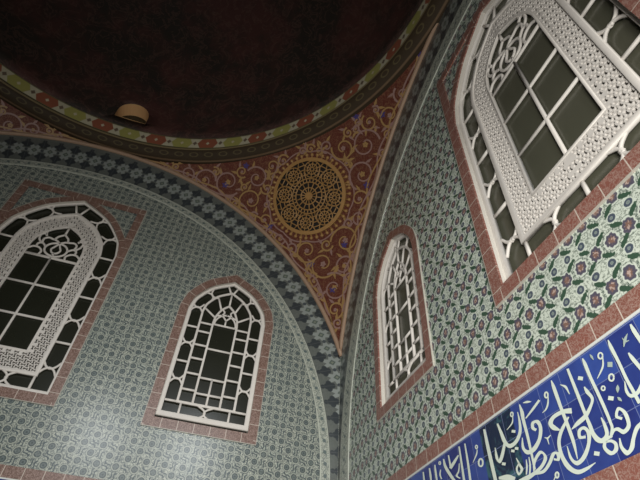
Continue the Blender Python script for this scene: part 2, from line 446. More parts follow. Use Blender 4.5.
# ------------------------------------------------------------------ the plan
C = S / 2
WA = Matrix.Translation((0, 0, EYE))                                        # left wall frame: X to the right (corner at 0), Y into the wall, Z up
WB = Matrix.Translation((0, 0, EYE)) @ Matrix.Rotation(-PI / 2, 4, 'Z')     # right wall frame: X away from the corner
ARC = ((0.387, 0.798), (0.414, 0.7895))                                     # rib arcs of the two walls: height of centre, radius
BORD = ((0.335, 0.736, 0.019), (0.360, 0.739, 0.016))                      # narrow border: height of centre, radius, set-in from the corner
FLOOR = -EYE / U
ZT = 1.25
TEMPL = catmull([(1, 0), (0.95, 0.2), (0.887, 0.345), (0.66, 0.62), (0.437, 0.79), (0, 1)], 4)
def outline(hw, zb, zs, za, k=1.0):
    """pointed window outline, counter-clockwise from the bottom left (plan units times k)"""
    r = [(-hw, zb), (hw, zb)] + [(hw * a, zs + (za - zs) * b) for a, b in TEMPL]
    r += [(-hw * a, zs + (za - zs) * b) for a, b in reversed(TEMPL[:-1])]
    return [(x * U * k, z * U * k) for x, z in r]
def inside(poly, x, z):
    c = False; j = len(poly) - 1
    for i in range(len(poly)):
        (xi, zi), (xj, zj) = poly[i], poly[j]
        if (zi > z) != (zj > z) and x < (xj - xi) * (z - zi) / (zj - zi) + xi: c = not c
        j = i
    return c
WIN = {'A': ((-0.7535, 1.0, 0.0), (-0.305, 1.0, 0.0)), 'B': ((0.7760, 1.055, -0.0380), (0.3275, 0.925, 0.0245))}   # centre, size, lift of each window
LARGE = dict(hw=0.1425, zb=0.4145, zs=0.79, za=0.954)
SMALL = dict(hw=0.0985, zb=0.4095, zs=0.69, za=0.802)

# ------------------------------------------------------------------ room shell
def wall(name, frame, x0, x1, wins, mat, label):
    outl = [[(x0 * U, FLOOR * U), (x1 * U, FLOOR * U), (x1 * U, ZT * U), (x0 * U, ZT * U)]]
    for kind, (cx, k, dz) in wins:
        d = LARGE if kind == 'L' else SMALL
        outl.append([(x * k + cx * U, z * k + dz * U) for x, z in outline(**d)])
    o = fill2d(name, outl, mat, None, frame, 0.0, 0.0)
    return tag(o, label, 'wall', kind='structure')
wall('wall_left', WA, -S, 0, [('L', WIN['A'][0]), ('S', WIN['A'][1])], MT['disc'], 'left wall of pale glazed tiles dotted with staggered dark discs')
wall('wall_right', WB, 0, S, [('L', WIN['B'][0]), ('S', WIN['B'][1])], MT['flower'], 'right wall of white glazed tiles with red flowers and green leaves')
def quad(name, pts, mat, label, cat):
    return tag(mesh(name, [Vector(p) * U + Vector((0, 0, EYE)) for p in pts], [(0, 1, 2, 3)], mat), label, cat, kind='structure')
quad('wall_back', [(-S, -S, FLOOR), (0, -S, FLOOR), (0, -S, ZT), (-S, -S, ZT)], MT['flower'], 'tiled wall behind the viewer, facing the left wall', 'wall')
quad('wall_side', [(-S, -S, FLOOR), (-S, -S, ZT), (-S, 0, ZT), (-S, 0, FLOOR)], MT['disc'], 'tiled wall facing the right wall, outside the picture', 'wall')
quad('floor', [(-S, -S, FLOOR), (-S, 0, FLOOR), (0, 0, FLOOR), (0, -S, FLOOR)], MT['floor'], 'carpeted floor of the domed room', 'floor')

# ------------------------------------------------------------------ pendentives
def arc_pt(wl, k):
    cz, R = ARC[wl]; a = math.asin(C / R) * (1 - k)
    return C - R * math.sin(a), cz + R * math.cos(a)
def pend_pt(k, s, sx=1, sy=1):
    hA, zA = arc_pt(0, k); hB, zB = arc_pt(1, k)
    ax, ay, bx, by = C - hA, C, C, C - hB
    tA, tB = math.atan2(ay, ax), math.atan2(by, bx); rA, rB = math.hypot(ax, ay), math.hypot(bx, by)
    t = tA + (tB - tA) * s; r = rA + (rB - rA) * s; z = zA + (zB - zA) * s
    return Vector(((-C + sx * r * math.cos(t)) * U, (-C + sy * r * math.sin(t)) * U, z * U + EYE))
NK, NS = 28, 28
PEND = {}
for sx, sy, where in ((1, 1, 'in the corner between the two tiled walls'), (-1, 1, 'at the far left end of the left wall'), (1, -1, 'at the near end of the right wall'), (-1, -1, 'behind the viewer')):
    V = [pend_pt(i / NK, j / NS, sx, sy) for i in range(NK + 1) for j in range(NS + 1)]
    n0 = len(V); F = []
    for i in range(NK):
        for j in range(NS):
            a = i * (NS + 1) + j; q = (a, a + 1, a + NS + 2, a + NS + 1)
            F.append(q if sx * sy > 0 else q[::-1])
    o = mesh('pendentive', V, F, MT['pend'], smooth=True)
    PEND[(sx, sy)] = (o, V, F)
    tag(o, 'curved dark red pendentive painted with gold scrolls ' + where, 'pendentive', 'dark red pendentives under the dome', 'structure')

# ribs that edge the pendentives, one along each arch
for wl, frame, sg, nm in ((0, WA, -1, 'left'), (1, WB, 1, 'right')):
    P = []
    for i in range(97):
        k = i / 48
        h, z = arc_pt(wl, k) if k <= 1 else arc_pt(wl, 2 - k)
        if k > 1: h = S - h
        P.append((sg * h * U, -0.012, z * U))
    V, F = [], []; tube(V, F, P, 0.019, 10)
    o = mesh('trim_%d' % (wl + 1), V, F, MT['rib'], None, frame, True)
    tag(o, 'thin pinkish ochre moulding arching over the %s wall' % nm, 'moulding', kind='structure')

# ------------------------------------------------------------------ dome: cornice, painted band, shell, lunette
def lathe(name, prof, mat, z_uv=False, n=128, smooth=True):
    V, F, uv = [], [], []; L = [0.0]
    for a, b in zip(prof[:-1], prof[1:]): L.append(L[-1] + math.dist(a, b))
    for i in range(n + 1):
        t = 2 * PI * i / n
        for (r, z), l in zip(prof, L):
            V.append(((-C + r * math.cos(t)) * U, (-C + r * math.sin(t)) * U, z * U + EYE)); uv.append((t * 0.73 * U, l * U if not z_uv else l / L[-1]))
    m_ = len(prof)
    for i in range(n):
        for j in range(m_ - 1): F.append((i * m_ + j, i * m_ + j + 1, (i + 1) * m_ + j + 1, (i + 1) * m_ + j))
    return mesh(name, V, F, mat, smooth=smooth, uv=uv)
prof = [(0.762, 1.193)] + [(0.738 - 0.016 * math.sin(a) + 0.012 * math.cos(a), 1.208 - 0.016 * math.cos(a)) for a in [PI * i / 9 for i in range(10)]] + [(0.722, 1.2265)]
o = lathe('trim_3', prof, MT['cornice'], True); tag(o, 'dark carved ring moulding with gilt edge at the foot of the dome', 'moulding', kind='structure')
o = lathe('dome_band', [(0.722, 1.2265), (0.7205, 1.248), (0.719, 1.2775)], MT['band']); tag(o, 'painted ring of green, red and white lozenges below the dark dome', 'painted band', kind='structure')
DZ = 1.2775; DR = 0.719
n, m_ = 96, 24; V = []; F = []
for i in range(n):
    for j in range(m_):
        t = 2 * PI * i / n; e = PI / 2 * j / m_
        V.append(((-C + DR * math.cos(e) * math.cos(t)) * U, (-C + DR * math.cos(e) * math.sin(t)) * U, (DZ + DR * 0.96 * math.sin(e)) * U + EYE))
V.append((-C * U, -C * U, (DZ + DR * 0.96) * U + EYE))
for i in range(n):
    k = (i + 1) % n
    for j in range(m_ - 1): F.append((i * m_ + j, i * m_ + j + 1, k * m_ + j + 1, k * m_ + j))
    F.append((i * m_ + m_ - 1, len(V) - 1, k * m_ + m_ - 1))
dome = mesh('ceiling', V, F, MT['dome'], smooth=True); tag(dome, 'dark painted dome high above the tiled walls', 'dome', kind='structure')
# the lunette opening through the dome shell above the left wall
def lunette(r, zb, zs, n=14):
    return [(-r, zb)] + [(r, zb)] + [(r * math.cos(a), zs + r * math.sin(a)) for a in [PI * i / n for i in range(n + 1)]]
LUN = [(x * U, z * U) for x, z in lunette(0.049, 1.318, 1.350)]
fr = Matrix.Translation((-C * U, -C * U, EYE))
cut = fill2d('cutter', [LUN], None, None, fr, 1.2, (DR + 0.02) * U)
cut.data.materials.clear()
bm = bmesh.new(); bm.from_mesh(cut.data); bmesh.ops.remove_doubles(bm, verts=bm.verts, dist=1e-5); bmesh.ops.recalc_face_normals(bm, faces=bm.faces); bm.to_mesh(cut.data); bm.free()
md = dome.modifiers.new('solid', 'SOLIDIFY'); md.thickness = 0.06; md.offset = -1 
bo = dome.modifiers.new('open', 'BOOLEAN'); bo.operation = 'DIFFERENCE'; bo.solver = 'EXACT'; bo.object = cut
bpy.context.view_layer.update(); dg = bpy.context.evaluated_depsgraph_get()
me = bpy.data.meshes.new_from_object(dome.evaluated_get(dg)); dome.modifiers.clear(); dome.data = me; me.name = 'ceiling'
bpy.data.objects.remove(cut)
P = [(x * 0.985, 1.340 * U + (z - 1.340 * U) * 0.985) for x, z in LUN + [LUN[0]]]; V = []; F = []
for x, z in P[:-1]:
    V.append((x, (math.sqrt(max(0, DR ** 2 - (x / U) ** 2 - ((z / U - DZ) / 0.96) ** 2)) - 0.0005) * U, z)); V.append((x, (DR + 0.042) * U, z))
k = len(P) - 1
for i in range(k): j = (i + 1) % k; F.append((2 * i, 2 * j, 2 * j + 1, 2 * i + 1))
lun = empty('window_5', fr @ Matrix.Translation((0, DR * U, 1.318 * U)))
tag(lun, 'small lunette opening with ochre soffit low in the dark dome', 'window', kind='structure')
inv = Matrix.Translation((0, -DR * U, -1.318 * U))
mesh('ochre_soffit', V, F, MT['peach'], lun, inv)
fill2d('dark_pane', [LUN], MT['glass'], lun, inv, 0.01, (DR + 0.036) * U)

# ------------------------------------------------------------------ tile bands on the walls
BOT = (0.2805, 0.277)
def border_path(wl, sg, extra=0.0):
    cz, R, ins = BORD[wl]; P = []
    P.append((C - ins, BOT[wl]))
    for i in range(1, 6): P.append((C - ins, BOT[wl] + (cz - BOT[wl]) * i / 6))
    rr = C - ins
    for i in range(97):
        a = PI * i / 96; P.append((rr * math.cos(a), cz + (rr if abs(rr - R) < 1e-6 else rr + (R - rr) * math.sin(a)) * math.sin(a)))
    for i in range(1, 6): P.append((-(C - ins), cz + (BOT[wl] - cz) * i / 6))
    P.append((-(C - ins), BOT[wl]))
    return [((sg * C + x) * U, z * U) for x, z in P]
def clip_band(wl, sg):
    cz, R = ARC[wl]
    def f(q):
        x, z = q.x / U, q.y / U
        h = sg * x; z0 = arc_pt(wl, 0)[1]
        d = max(0.002 - h, h - (S - 0.002))
        if z > z0: d = max(d, math.hypot(h - C, z - cz) - R + 0.002)
        return d
    return f
for wl, frame, sg, nm in ((0, WA, -1, 'left'), (1, WB, 1, 'right')):
    path = border_path(wl, sg)
    o = ribbon('tile_band', path[::-1], 0.0005 * U, 0.125 * U, MT['star'], None, frame, -0.004, 0.003, clip=clip_band(wl, sg))
    tag(o, 'dark %s band of pale interlaced stars arching under the moulding of the %s wall' % ('blue-grey' if wl == 0 else 'grey-green', nm), 'tile band', 'star patterned arch bands')
    o = ribbon('tile_border', path[::-1], -(0.0225, 0.050)[wl] * U, -0.0005 * U, MT['strip' if wl == 0 else 'wide_strip'], None, frame, -0.008, 0.007)
    tag(o, 'narrow pale scroll border edging the arch of the %s wall' % nm, 'tile border', 'narrow arch borders')

# ------------------------------------------------------------------ the inscription bands and their red borders
STROKES = [(0,[[7343,2495,7353,2493],[7327,2420,7363,2415],[7338,2270,7369,2267],[7339,2115,7370,2113],[7347,2008,7380,2007],[7356,1883,7390,1883]]),
(0,[[7327,2098,7334,2096],[7294,2019,7322,2016],[7319,1955,7337,1979],[7405,1948,7392,1978],[7476,1989,7456,2015]]),
(0,[[7603,2493,7620,2491],[7595,2434,7632,2432],[7606,2331,7644,2332],[7625,2223,7662,2226]]),
(0,[[7470,2287,7484,2287],[7470,2229,7505,2232],[7492,2146,7526,2151],[7514,2067,7546,2072]]),
(0,[[7174,1849,7153,1834],[7138,1878,7106,1882],[7168,1912,7167,1940],[7192,1873,7227,1877],[7189,1796,7224,1788],[7166,1770,7190,1743],[7132,1763,7119,1730],[7094,1797,7075,1773],[7034,1801,7047,1779],[6973,1763,6992,1745]]),
(0,[[7005,1771,7011,1750],[6921,1763,6942,1741],[6873,1705,6910,1702],[6919,1631,6943,1656],[7004,1636,6975,1661],[7028,1693,6993,1691],[6984,1737,6969,1719],[6922,1745,6920,1731]]),
(0,[[7062,1718,7074,1716],[7037,1651,7069,1652],[7070,1578,7093,1609],[7154,1598,7125,1623],[7206,1661,7178,1679],[7270,1712,7247,1738],[7340,1732,7328,1759]]),
(0,[[7007,2493,7022,2490],[6999,2429,7038,2422],[7002,2292,7038,2287],[7016,2119,7051,2116],[7025,1948,7059,1945],[7027,1823,7055,1820]]),
(0,[[6789,2497,6820,2490],[6793,2262,6832,2256],[6801,2027,6838,2022],[6804,1921,6846,1917],[6804,1844,6850,1846],[6836,1768,6879,1791],[6921,1738,6906,1780],[6983,1785,6947,1800],[6992,1867,6960,1871],[6977,1932,6964,1933]]),
(0,[[7026,1894,7051,1892],[7026,1826,7055,1818],[6986,1770,7011,1758]]),
(1,[[6909,2247,6923,2247],[6908,2191,6949,2192],[6937,2118,6970,2109],[6889,2070,6914,2049],[6799,2028,6825,1993],[6694,2009,6714,1972],[6607,1973,6611,1966]]),
(1,[[6690,2143,6676,2095],[6568,2176,6569,2136],[6430,2178,6452,2141],[6348,2135,6406,2111],[6373,2061,6426,2079],[6458,2016,6470,2025]]),
(1,[[6616,2090,6629,2078],[6499,2037,6529,2012],[6426,1985,6464,1963],[6380,1913,6424,1901],[6369,1802,6419,1799],[6406,1687,6458,1700],[6502,1609,6525,1640],[6622,1601,6617,1629],[6746,1626,6745,1631]]),
(1,[[6552,2494,6565,2491],[6539,2410,6585,2401],[6548,2197,6589,2190],[6557,2032,6600,2027],[6563,1867,6602,1861],[6560,1718,6569,1717]]),
(1,[[6742,1862,6732,1841],[6692,1878,6655,1869],[6707,1914,6679,1937],[6743,1916,6765,1937],[6761,1872,6805,1864],[6723,1794,6757,1776],[6629,1725,6660,1695],[6551,1707,6540,1672],[6509,1751,6477,1749],[6496,1860,6489,1861]]),
(1,[[6650,2398,6655,2401],[6693,2346,6721,2351],[6720,2265,6729,2265]]),
(2,[[6174,2146,6144,2133],[6144,2175,6097,2179],[6153,2207,6126,2237],[6189,2199,6230,2214],[6202,2140,6250,2125],[6145,2055,6186,2029],[6033,2005,6066,1965],[5963,2008,5937,1975],[5924,2053,5882,2058],[5934,2148,5923,2152]]),
(2,[[6009,2480,6025,2476],[5996,2394,6050,2380],[5988,2318,6038,2305],[5992,2142,6034,2133],[5987,2004,6024,1996],[5977,1812,6006,1807]]),
(2,[[6058,2300,6049,2311],[6199,2334,6179,2358],[6331,2378,6312,2401]]),
(2,[[5977,1790,5960,1796],[6035,1869,6002,1889],[6136,1913,6132,1944],[6159,1870,6203,1858],[6083,1819,6112,1792],[5947,1796,5969,1762],[5833,1796,5855,1749],[5718,1795,5739,1746]]),
(2,[[5977,1763,5978,1790],[6111,1743,6097,1772],[6228,1785,6197,1810],[6310,1842,6287,1870],[6332,1834,6374,1840],[6324,1804,6349,1778],[6287,1820,6277,1803]]),
(2,[[5899,1936,5910,1934],[5877,1876,5902,1868],[5843,1808,5861,1802]]),
(2,[[5948,1945,5959,1942],[5926,1866,5951,1859],[5884,1784,5905,1777]]),
(2,[[5754,1999,5765,1998],[5773,1917,5807,1916],[5784,1876,5824,1861],[5750,1854,5735,1832],[5742,1894,5712,1904],[5795,1938,5782,1946]]),
(3,[[5565,2444,5595,2439],[5585,2322,5637,2315],[5610,2207,5669,2208],[5701,2122,5712,2163],[5841,2132,5805,2167],[5938,2203,5895,2225],[5968,2304,5933,2315],[5963,2417,5953,2420]]),
(3,[[5621,2220,5659,2200],[5514,2110,5563,2084],[5466,2080,5480,2037],[5467,2101,5418,2109],[5455,2215,5442,2219]]),
(3,[[5296,2485,5340,2473],[5290,2291,5351,2277],[5296,2105,5360,2093],[5307,1902,5369,1892]]),
(3,[[4719,2491,4753,2481],[4710,2285,4754,2275],[4706,2081,4755,2071]]),
(3,[[4859,2477,4886,2469],[4850,2262,4893,2251],[4837,2043,4884,2032]]),
(3,[[5398,1895,5405,1918],[5533,1840,5565,1893],[5643,1796,5679,1833]]),
(4,[[4680,2400,4702,2385],[4561,2368,4609,2334],[4433,2325,4487,2288]]),
(4,[[4311,2472,4342,2465],[4315,2369,4379,2362],[4418,2218,4482,2218],[4494,2136,4545,2139]]),
(4,[[4445,2475,4475,2468],[4451,2307,4499,2297]]),
(4,[[4067,2476,4100,2467],[4057,2383,4110,2371],[4068,2277,4113,2267]]),
(4,[[3912,2482,3946,2474],[3909,2396,3964,2383],[3913,2323,3960,2311]]),
(4,[[3725,2490,3761,2481],[3722,2379,3772,2367]]),
(4,[[4674,2299,4690,2293],[4632,2224,4659,2212],[4561,2182,4607,2173],[4643,2124,4663,2130]]),
(4,[[4207,2371,4232,2362],[4172,2317,4210,2307],[4199,2253,4230,2248]]),
(5,[[7227,2401,7240,2389],[7216,2390,7225,2376],[7205,2389,7202,2375],[7198,2395,7183,2390],[7196,2408,7178,2413],[7202,2421,7189,2433],[7214,2427,7210,2442],[7223,2424,7233,2434],[7228,2414,7245,2413],[7225,2398,7242,2393]]),
(5,[[7223,2384,7233,2379],[7188,2322,7205,2311],[7143,2286,7155,2273],[7085,2246,7089,2241]]),
(5,[[7244,2176,7258,2165],[7232,2164,7242,2150],[7220,2163,7217,2148],[7213,2169,7197,2164],[7211,2183,7193,2187],[7218,2197,7204,2208],[7231,2203,7226,2218],[7240,2200,7251,2211],[7246,2190,7263,2190],[7243,2173,7260,2169]]),
(5,[[7118,2137,7130,2127],[7110,2130,7119,2117],[7103,2129,7100,2117],[7098,2133,7084,2128],[7096,2141,7080,2144],[7100,2148,7088,2158],[7108,2151,7104,2165],[7114,2150,7123,2159],[7118,2144,7133,2144],[7116,2134,7132,2130]]),
(5,[[7106,2032,7128,2059],[7154,2003,7176,2030]]),
(5,[[6877,2338,6899,2365],[6928,2305,6949,2332]]),
(5,[[6757,1686,6778,1713],[6809,1661,6830,1688]]),
(6,[[7550,2436,7553,2432],[7493,2410,7514,2389],[7461,2354,7466,2349]]),
(6,[[7483,2430,7487,2430],[7494,2380,7507,2391],[7536,2371,7537,2376]]),
(6,[[7110,2479,7115,2480],[7109,2448,7133,2448],[7124,2412,7130,2412]]),
(6,[[7255,2100,7259,2098],[7226,2079,7258,2064],[7224,2042,7228,2040]]),
(6,[[7205,2011,7209,2012],[7205,1985,7232,1992],[7230,1962,7234,1963]]),
(6,[[7235,2281,7255,2320],[7281,2256,7302,2295]]),
(5,[[6450,2386,6469,2374],[6440,2374,6455,2359],[6431,2372,6431,2356],[6428,2375,6408,2372],[6426,2387,6404,2394],[6432,2401,6413,2414],[6443,2408,6433,2425],[6447,2407,6460,2418],[6451,2399,6473,2397],[6449,2383,6471,2377]]),
(5,[[6449,2365,6462,2359],[6413,2309,6434,2297],[6368,2272,6382,2258],[6313,2257,6317,2252]]),
(5,[[6079,2464,6079,2470],[6145,2436,6150,2459],[6205,2422,6207,2426]]),
(5,[[5872,2428,5890,2417],[5863,2417,5879,2404],[5855,2415,5857,2401],[5853,2417,5835,2415],[5850,2428,5829,2434],[5855,2441,5837,2452],[5865,2447,5854,2461],[5868,2446,5879,2455],[5872,2440,5893,2437],[5871,2425,5891,2419]]),
(5,[[5862,2403,5873,2397],[5822,2351,5839,2338],[5714,2315,5720,2310]]),
(5,[[5785,2260,5803,2283],[5842,2232,5859,2255]]),
(5,[[5771,2082,5787,2104],[5823,2058,5839,2080]]),
(5,[[5703,2080,5719,2101],[5755,2056,5771,2078]]),
(5,[[5503,2010,5520,2034],[5563,1985,5580,2009]]),
(5,[[5116,2344,5136,2334],[5108,2335,5126,2323],[5102,2334,5105,2320],[5100,2335,5081,2332],[5097,2344,5074,2349],[5100,2354,5079,2364],[5108,2359,5095,2373],[5111,2358,5121,2367],[5115,2353,5136,2351],[5115,2342,5137,2336]]),
(5,[[5105,2318,5119,2311],[5068,2274,5090,2262],[4975,2209,4984,2204]]),
(5,[[5159,2150,5190,2136],[5143,2130,5170,2113],[5126,2127,5130,2107],[5116,2132,5088,2128],[5108,2152,5074,2159],[5116,2174,5084,2189],[5135,2185,5116,2206],[5147,2184,5163,2198],[5158,2171,5190,2169],[5158,2146,5191,2139]]),
(5,[[6246,2028,6249,2032],[6287,2001,6285,2018],[6340,2017,6337,2023]]),
(5,[[6271,2013,6292,2010],[6277,1951,6286,1950]]),
(5,[[6280,1671,6299,1662],[6270,1660,6287,1649],[6263,1658,6263,1643],[6261,1660,6241,1655],[6259,1669,6236,1673],[6264,1681,6244,1690],[6274,1687,6263,1701],[6277,1687,6289,1698],[6280,1681,6302,1682],[6278,1668,6301,1665]]),
(5,[[6241,1672,6251,1665],[6202,1645,6212,1639]]),
(5,[[4235,2446,4259,2436],[4228,2438,4249,2425],[4222,2436,4226,2423],[4220,2438,4199,2435],[4215,2446,4189,2452],[4218,2456,4193,2467],[4226,2460,4210,2475],[4228,2460,4239,2469],[4233,2455,4257,2453],[4234,2444,4260,2438]])]
def hband(name, frame, x0, x1, z0, z1, mat, y, thick, label, cat, group=None):
    o = ribbon(name, [(x0 * U, z0 * U), (x1 * U, z0 * U)], 0.0, (z1 - z0) * U, mat, None, frame, y, thick)
    return tag(o, label, cat, group)
for frame, x0, x1, nm, zs in ((WA, -S, -0.004, 'left', (0.258, 0.279, 0.1555, 0.134)), (WB, 0.004, S, 'right', (0.255, 0.2755, 0.1555, 0.134))):
    hband('red_tile_border', frame, x0, x1, zs[0], zs[1], MT['red' if nm == 'right' else 'brown'], -0.010, 0.009, 'red scroll tile border above the cobalt inscription of the %s wall' % nm, 'tile border', 'red borders of the inscription bands')
    if nm == 'right': hband('red_tile_border', frame, x0, x1, zs[3], zs[2], MT['red'], -0.010, 0.009, 'red scroll tile border below the cobalt inscription of the %s wall' % nm, 'tile border', 'red borders of the inscription bands')
    fz = hband('inscription_frieze', frame, x0, x1, zs[2], zs[0], MT['cobalt'], -0.006, 0.005, 'cobalt blue tile frieze with large white Arabic lettering along the %s wall' % nm, 'inscription frieze')
    o = ribbon('white_fillet', [(x0 * U, (zs[0] - 0.0016) * U), (x1 * U, (zs[0] - 0.0016) * U)], 0, 0.0022 * U, MT['fillet'], fz, Matrix.Identity(4), -0.011, 0.004)
    for si, (wd, L) in enumerate(STROKES):
        if nm == 'left' and (wd > 4 or max(l[1] for l in L) < 2300): continue
        yy = -0.0085 - 0.00003 * si; V, F = [], []
        Q = catmull([tuple(v / 1e4 * U for v in l) for l in L], 6)
        for hl, zl, hr, zr in Q:
            if nm == 'left': hl, hr = hl - S * U, hr - S * U
            V += [(hl, yy, zl), (hr, yy, zr)]
        for i in range(len(Q) - 1): F.append((2 * i, 2 * i + 1, 2 * i + 3, 2 * i + 2))
        o = mesh('letter_stroke' if wd < 5 else 'vowel_mark' if wd == 5 else 'ornament_leaf', V, F, MT['mark'] if wd == 6 else MT['letter'], fz, Matrix.Identity(4))
        if wd == 6: o['label'] = 'grey-green leaf ornament'

# ------------------------------------------------------------------ windows
K = 1.01                      # the stucco stands a little behind the wall face
DEP = 0.026                   # recess of the stucco face
def large_window(name, frame, place, label, glass, red):
    cx, sz, dz = place
    root = empty(name, frame @ Matrix.Translation((cx * U, 0, (LARGE['zb'] * sz + dz) * U)) @ Matrix.Diagonal((sz, 1, sz, 1)))
    tag(root, label, 'window', 'large stucco windows', 'structure')
    inv = Matrix.Translation((0, 0, -LARGE['zb'] * U)); st = MT['stucco']
    T = U * K
    op = outline(**LARGE)
    # red tile surround: rectangle and pointed arch
    hx, z0, z1, bw = 0.1625, 0.3930, 0.9735, 0.0205
    rect = [(-hx * U, z0 * U), (hx * U, z0 * U), (hx * U, z1 * U), (-hx * U, z1 * U)]
    o = ribbon('red_surround', rect, 0.0, bw * U, red, root, inv, -0.009, 0.010, closed=True); o['label'] = 'rectangular red tile surround'
    arch = [q for q in op if q[1] >= 0.76 * U]
    o = ribbon('arch_border', [(op[1][0], 0.76 * U)] + [q for q in op if q[1] > 0.765 * U] + [(op[0][0], 0.76 * U)], -0.017 * U, 0.0005, red, root, inv, -0.0075, 0.009); o['label'] = 'red tile border following the pointed arch'
    # reveal
    V = []; F = []
    for x, z in op: V += [(x, 0.0, z), (x, DEP + 0.060, z)]
    nn = len(op)
    for i in range(nn): j = (i + 1) % nn; F.append((2 * i, 2 * i + 1, 2 * j + 1, 2 * j))
    mesh('reveal', V, F, MT['reveal'], root, inv)
    y = DEP + 0.014
    outer = outline(0.1385, 0.4150, 0.79, 0.947, K)
    b = MB(); b.bar(outer, 0.0050 * T, 0.012, y - 0.004, True, 8, 0.3); b.build('stucco_frame', st, root, inv)
    inn = outline(0.0985, 0.4510, 0.785, 0.899, K)
    b = MB(); b.bar(inn, 0.0040 * T, 0.010, y - 0.003, True, 8, 0.3); b.build('inner_frame', st, root, inv)
    lat_i = outline(0.0605, 0.4965, 0.775, 0.851, K)
    b = MB(); b.bar(lat_i, 0.0020 * T, 0.009, y, True, 8, 0.4); b.build('lattice_edge', st, root, inv)
    # interlaced lattice band, pierced with bone-shaped holes
    c = 0.0079 * T; holes = []
    bone = [(-.57, -.31), (-.33, -.31), (-.22, -.16), (.22, -.16), (.33, -.31), (.57, -.31), (.57, .31), (.33, .31), (.22, .16), (-.22, .16), (-.33, .31), (-.57, .31)]
    fi = outline(0.0945, 0.4545, 0.785, 0.894, K); fo = outline(0.0625, 0.4950, 0.775, 0.8535, K)
    for sx in (-1, 1):
        for i in range(-8, 4):
            for j in range(0, 60):
                x, z = sx * (0.0628 * T + (i + 0.5) * c), 0.4550 * T + (j + 0.5) * c
                if sx * x < 0.3 * c: continue
                pts = [(x + (u if (i + j) % 2 else v) * c, z + (v if (i + j) % 2 else u) * c) for u, v in bone]
                pts = [(max(-0.0942 * T, min(0.0942 * T, px)), max(0.4548 * T, pz)) for px, pz in pts]
                if all(inside(fi, px * 0.999, pz + 1e-4) and not inside(fo, px, pz) for px, pz in pts) and all(sx * px > 0.05 * c for px, pz in pts): holes.append(pts)
    fill2d('lattice_band', [inn, lat_i] + holes, st, root, inv, 0.012, y + 0.001)
    # outer row of cells
    b = MB(); rw, rd = 0.0026 * T, 0.007
    mo, mi = 0.1345, 0.0985; mx = (mo + mi) / 2
    for sx in (-1, 1):
        for z in (0.5305, 0.6535, 0.7775): b.bar([(sx * mi * T, z * T), (sx * mo * T, z * T)], rw, rd, y)
        for z in (0.4700, 0.5890, 0.7147): b.xnode((sx * mx * T, z * T), (0, 1), 0.0165 * T, 0.018 * T, -0.018 * T, rw * 0.9, rd, y)
        b.bar([(sx * mi * T, 0.451 * T), (sx * mi * T, 0.417 * T)], rw, rd, y)
        b.xnode((sx * 0.050 * T, 0.4345 * T), (1, 0), 0.0165 * T, 0.0165 * T, -0.0165 * T, rw * 0.9, rd, y)
        b.xnode((sx * 0.1035 * T, 0.842 * T), (-0.52 * sx, 1), 0.0150 * T, 0.019 * T, -0.019 * T, rw * 0.9, rd, y)
        b.xnode((sx * 0.0600 * T, 0.892 * T), (-1.15 * sx, 1), 0.0150 * T, 0.019 * T, -0.019 * T, rw * 0.9, rd, y)
        b.bar([(sx * 0.004 * T, 0.899 * T), (sx * 0.018 * T, 0.934 * T)], rw, rd, y)
        b.bar([(sx * 0.0800 * T, 0.853 * T), (sx * 0.1040 * T, 0.884 * T)], rw * 0.8, rd, y) if False else None
    b.bar([(0, 0.4170 * T), (0, 0.451 * T)], rw, rd, y)
    b.build('outer_tracery', st, root, inv)
    # six panes, mullion and bars
    zr = (0.4965, 0.576, 0.659, 0.742); hx = 0.0605
    b = MB(); b.bar([(0, zr[0] * T), (0, zr[3] * T)], 0.0026 * T, 0.007, y, n=8); b.build('mullion', st, root, inv)
    for z in zr[1:]:
        b = MB(); b.bar([(-hx * T, z * T), (hx * T, z * T)], (0.0028 if z < 0.74 else 0.0036) * T, 0.0065, y, n=8); b.build('transom', st, root, inv)
    for i in range(3):
        for sx in (-1, 1):
            x0, x1 = sorted((sx * 0.001 * T, sx * hx * T)); mesh('glass_pane', [(x0, y + 0.012, zr[i] * T), (x1, y + 0.012, zr[i] * T), (x1, y + 0.012, zr[i + 1] * T), (x0, y + 0.012, zr[i + 1] * T), (x0, y + 0.015, zr[i] * T), (x1, y + 0.015, zr[i] * T), (x1, y + 0.015, zr[i + 1] * T), (x0, y + 0.015, zr[i + 1] * T)],
                 [(0, 1, 2, 3), (7, 6, 5, 4), (0, 4, 5, 1), (1, 5, 6, 2), (2, 6, 7, 3), (3, 7, 4, 0)], glass, root, inv)
    fill2d('backing_glass', [outline(0.1395, 0.4130, 0.79, 0.950, K), [(-hx * T, zr[0] * T), (hx * T, zr[0] * T), (hx * T, zr[3] * T), (-hx * T, zr[3] * T)]], glass, root, inv, 0.004, y + 0.018)
    # scrolling tracery under the arch
    b = MB(); rw = 0.0026 * T; g = lambda l: [(x * T, z * T) for x, z in l]
    b.bar(g([(0.0255 * math.cos(t), 0.7690 + 0.0215 * math.sin(t)) for t in [2 * PI * i / 20 for i in range(20)]]), rw, 0.0065, y, True)
    for sx in (-1, 1):
        f = lambda l: g(catmull([(sx * a, z) for a, z in l], 5))
        b.bar(f([(0.0600, 0.757), (0.050, 0.7655), (0.038, 0.7650), (0.0285, 0.756), (0.030, 0.744)]), rw, 0.0065, y)
        b.bar(f([(0.0255, 0.772), (0.036, 0.781), (0.0445, 0.777), (0.0450, 0.767)]), rw, 0.0065, y)
        b.bar(f([(0.040, 0.781), (0.0485, 0.792), (0.050, 0.806), (0.043, 0.812), (0.037, 0.806)]), rw, 0.0065, y)
        b.bar(f([(0.000, 0.822), (0.012, 0.8105), (0.0165, 0.800), (0.030, 0.802), (0.0385, 0.795), (0.038, 0.783)]), rw, 0.0065, y)
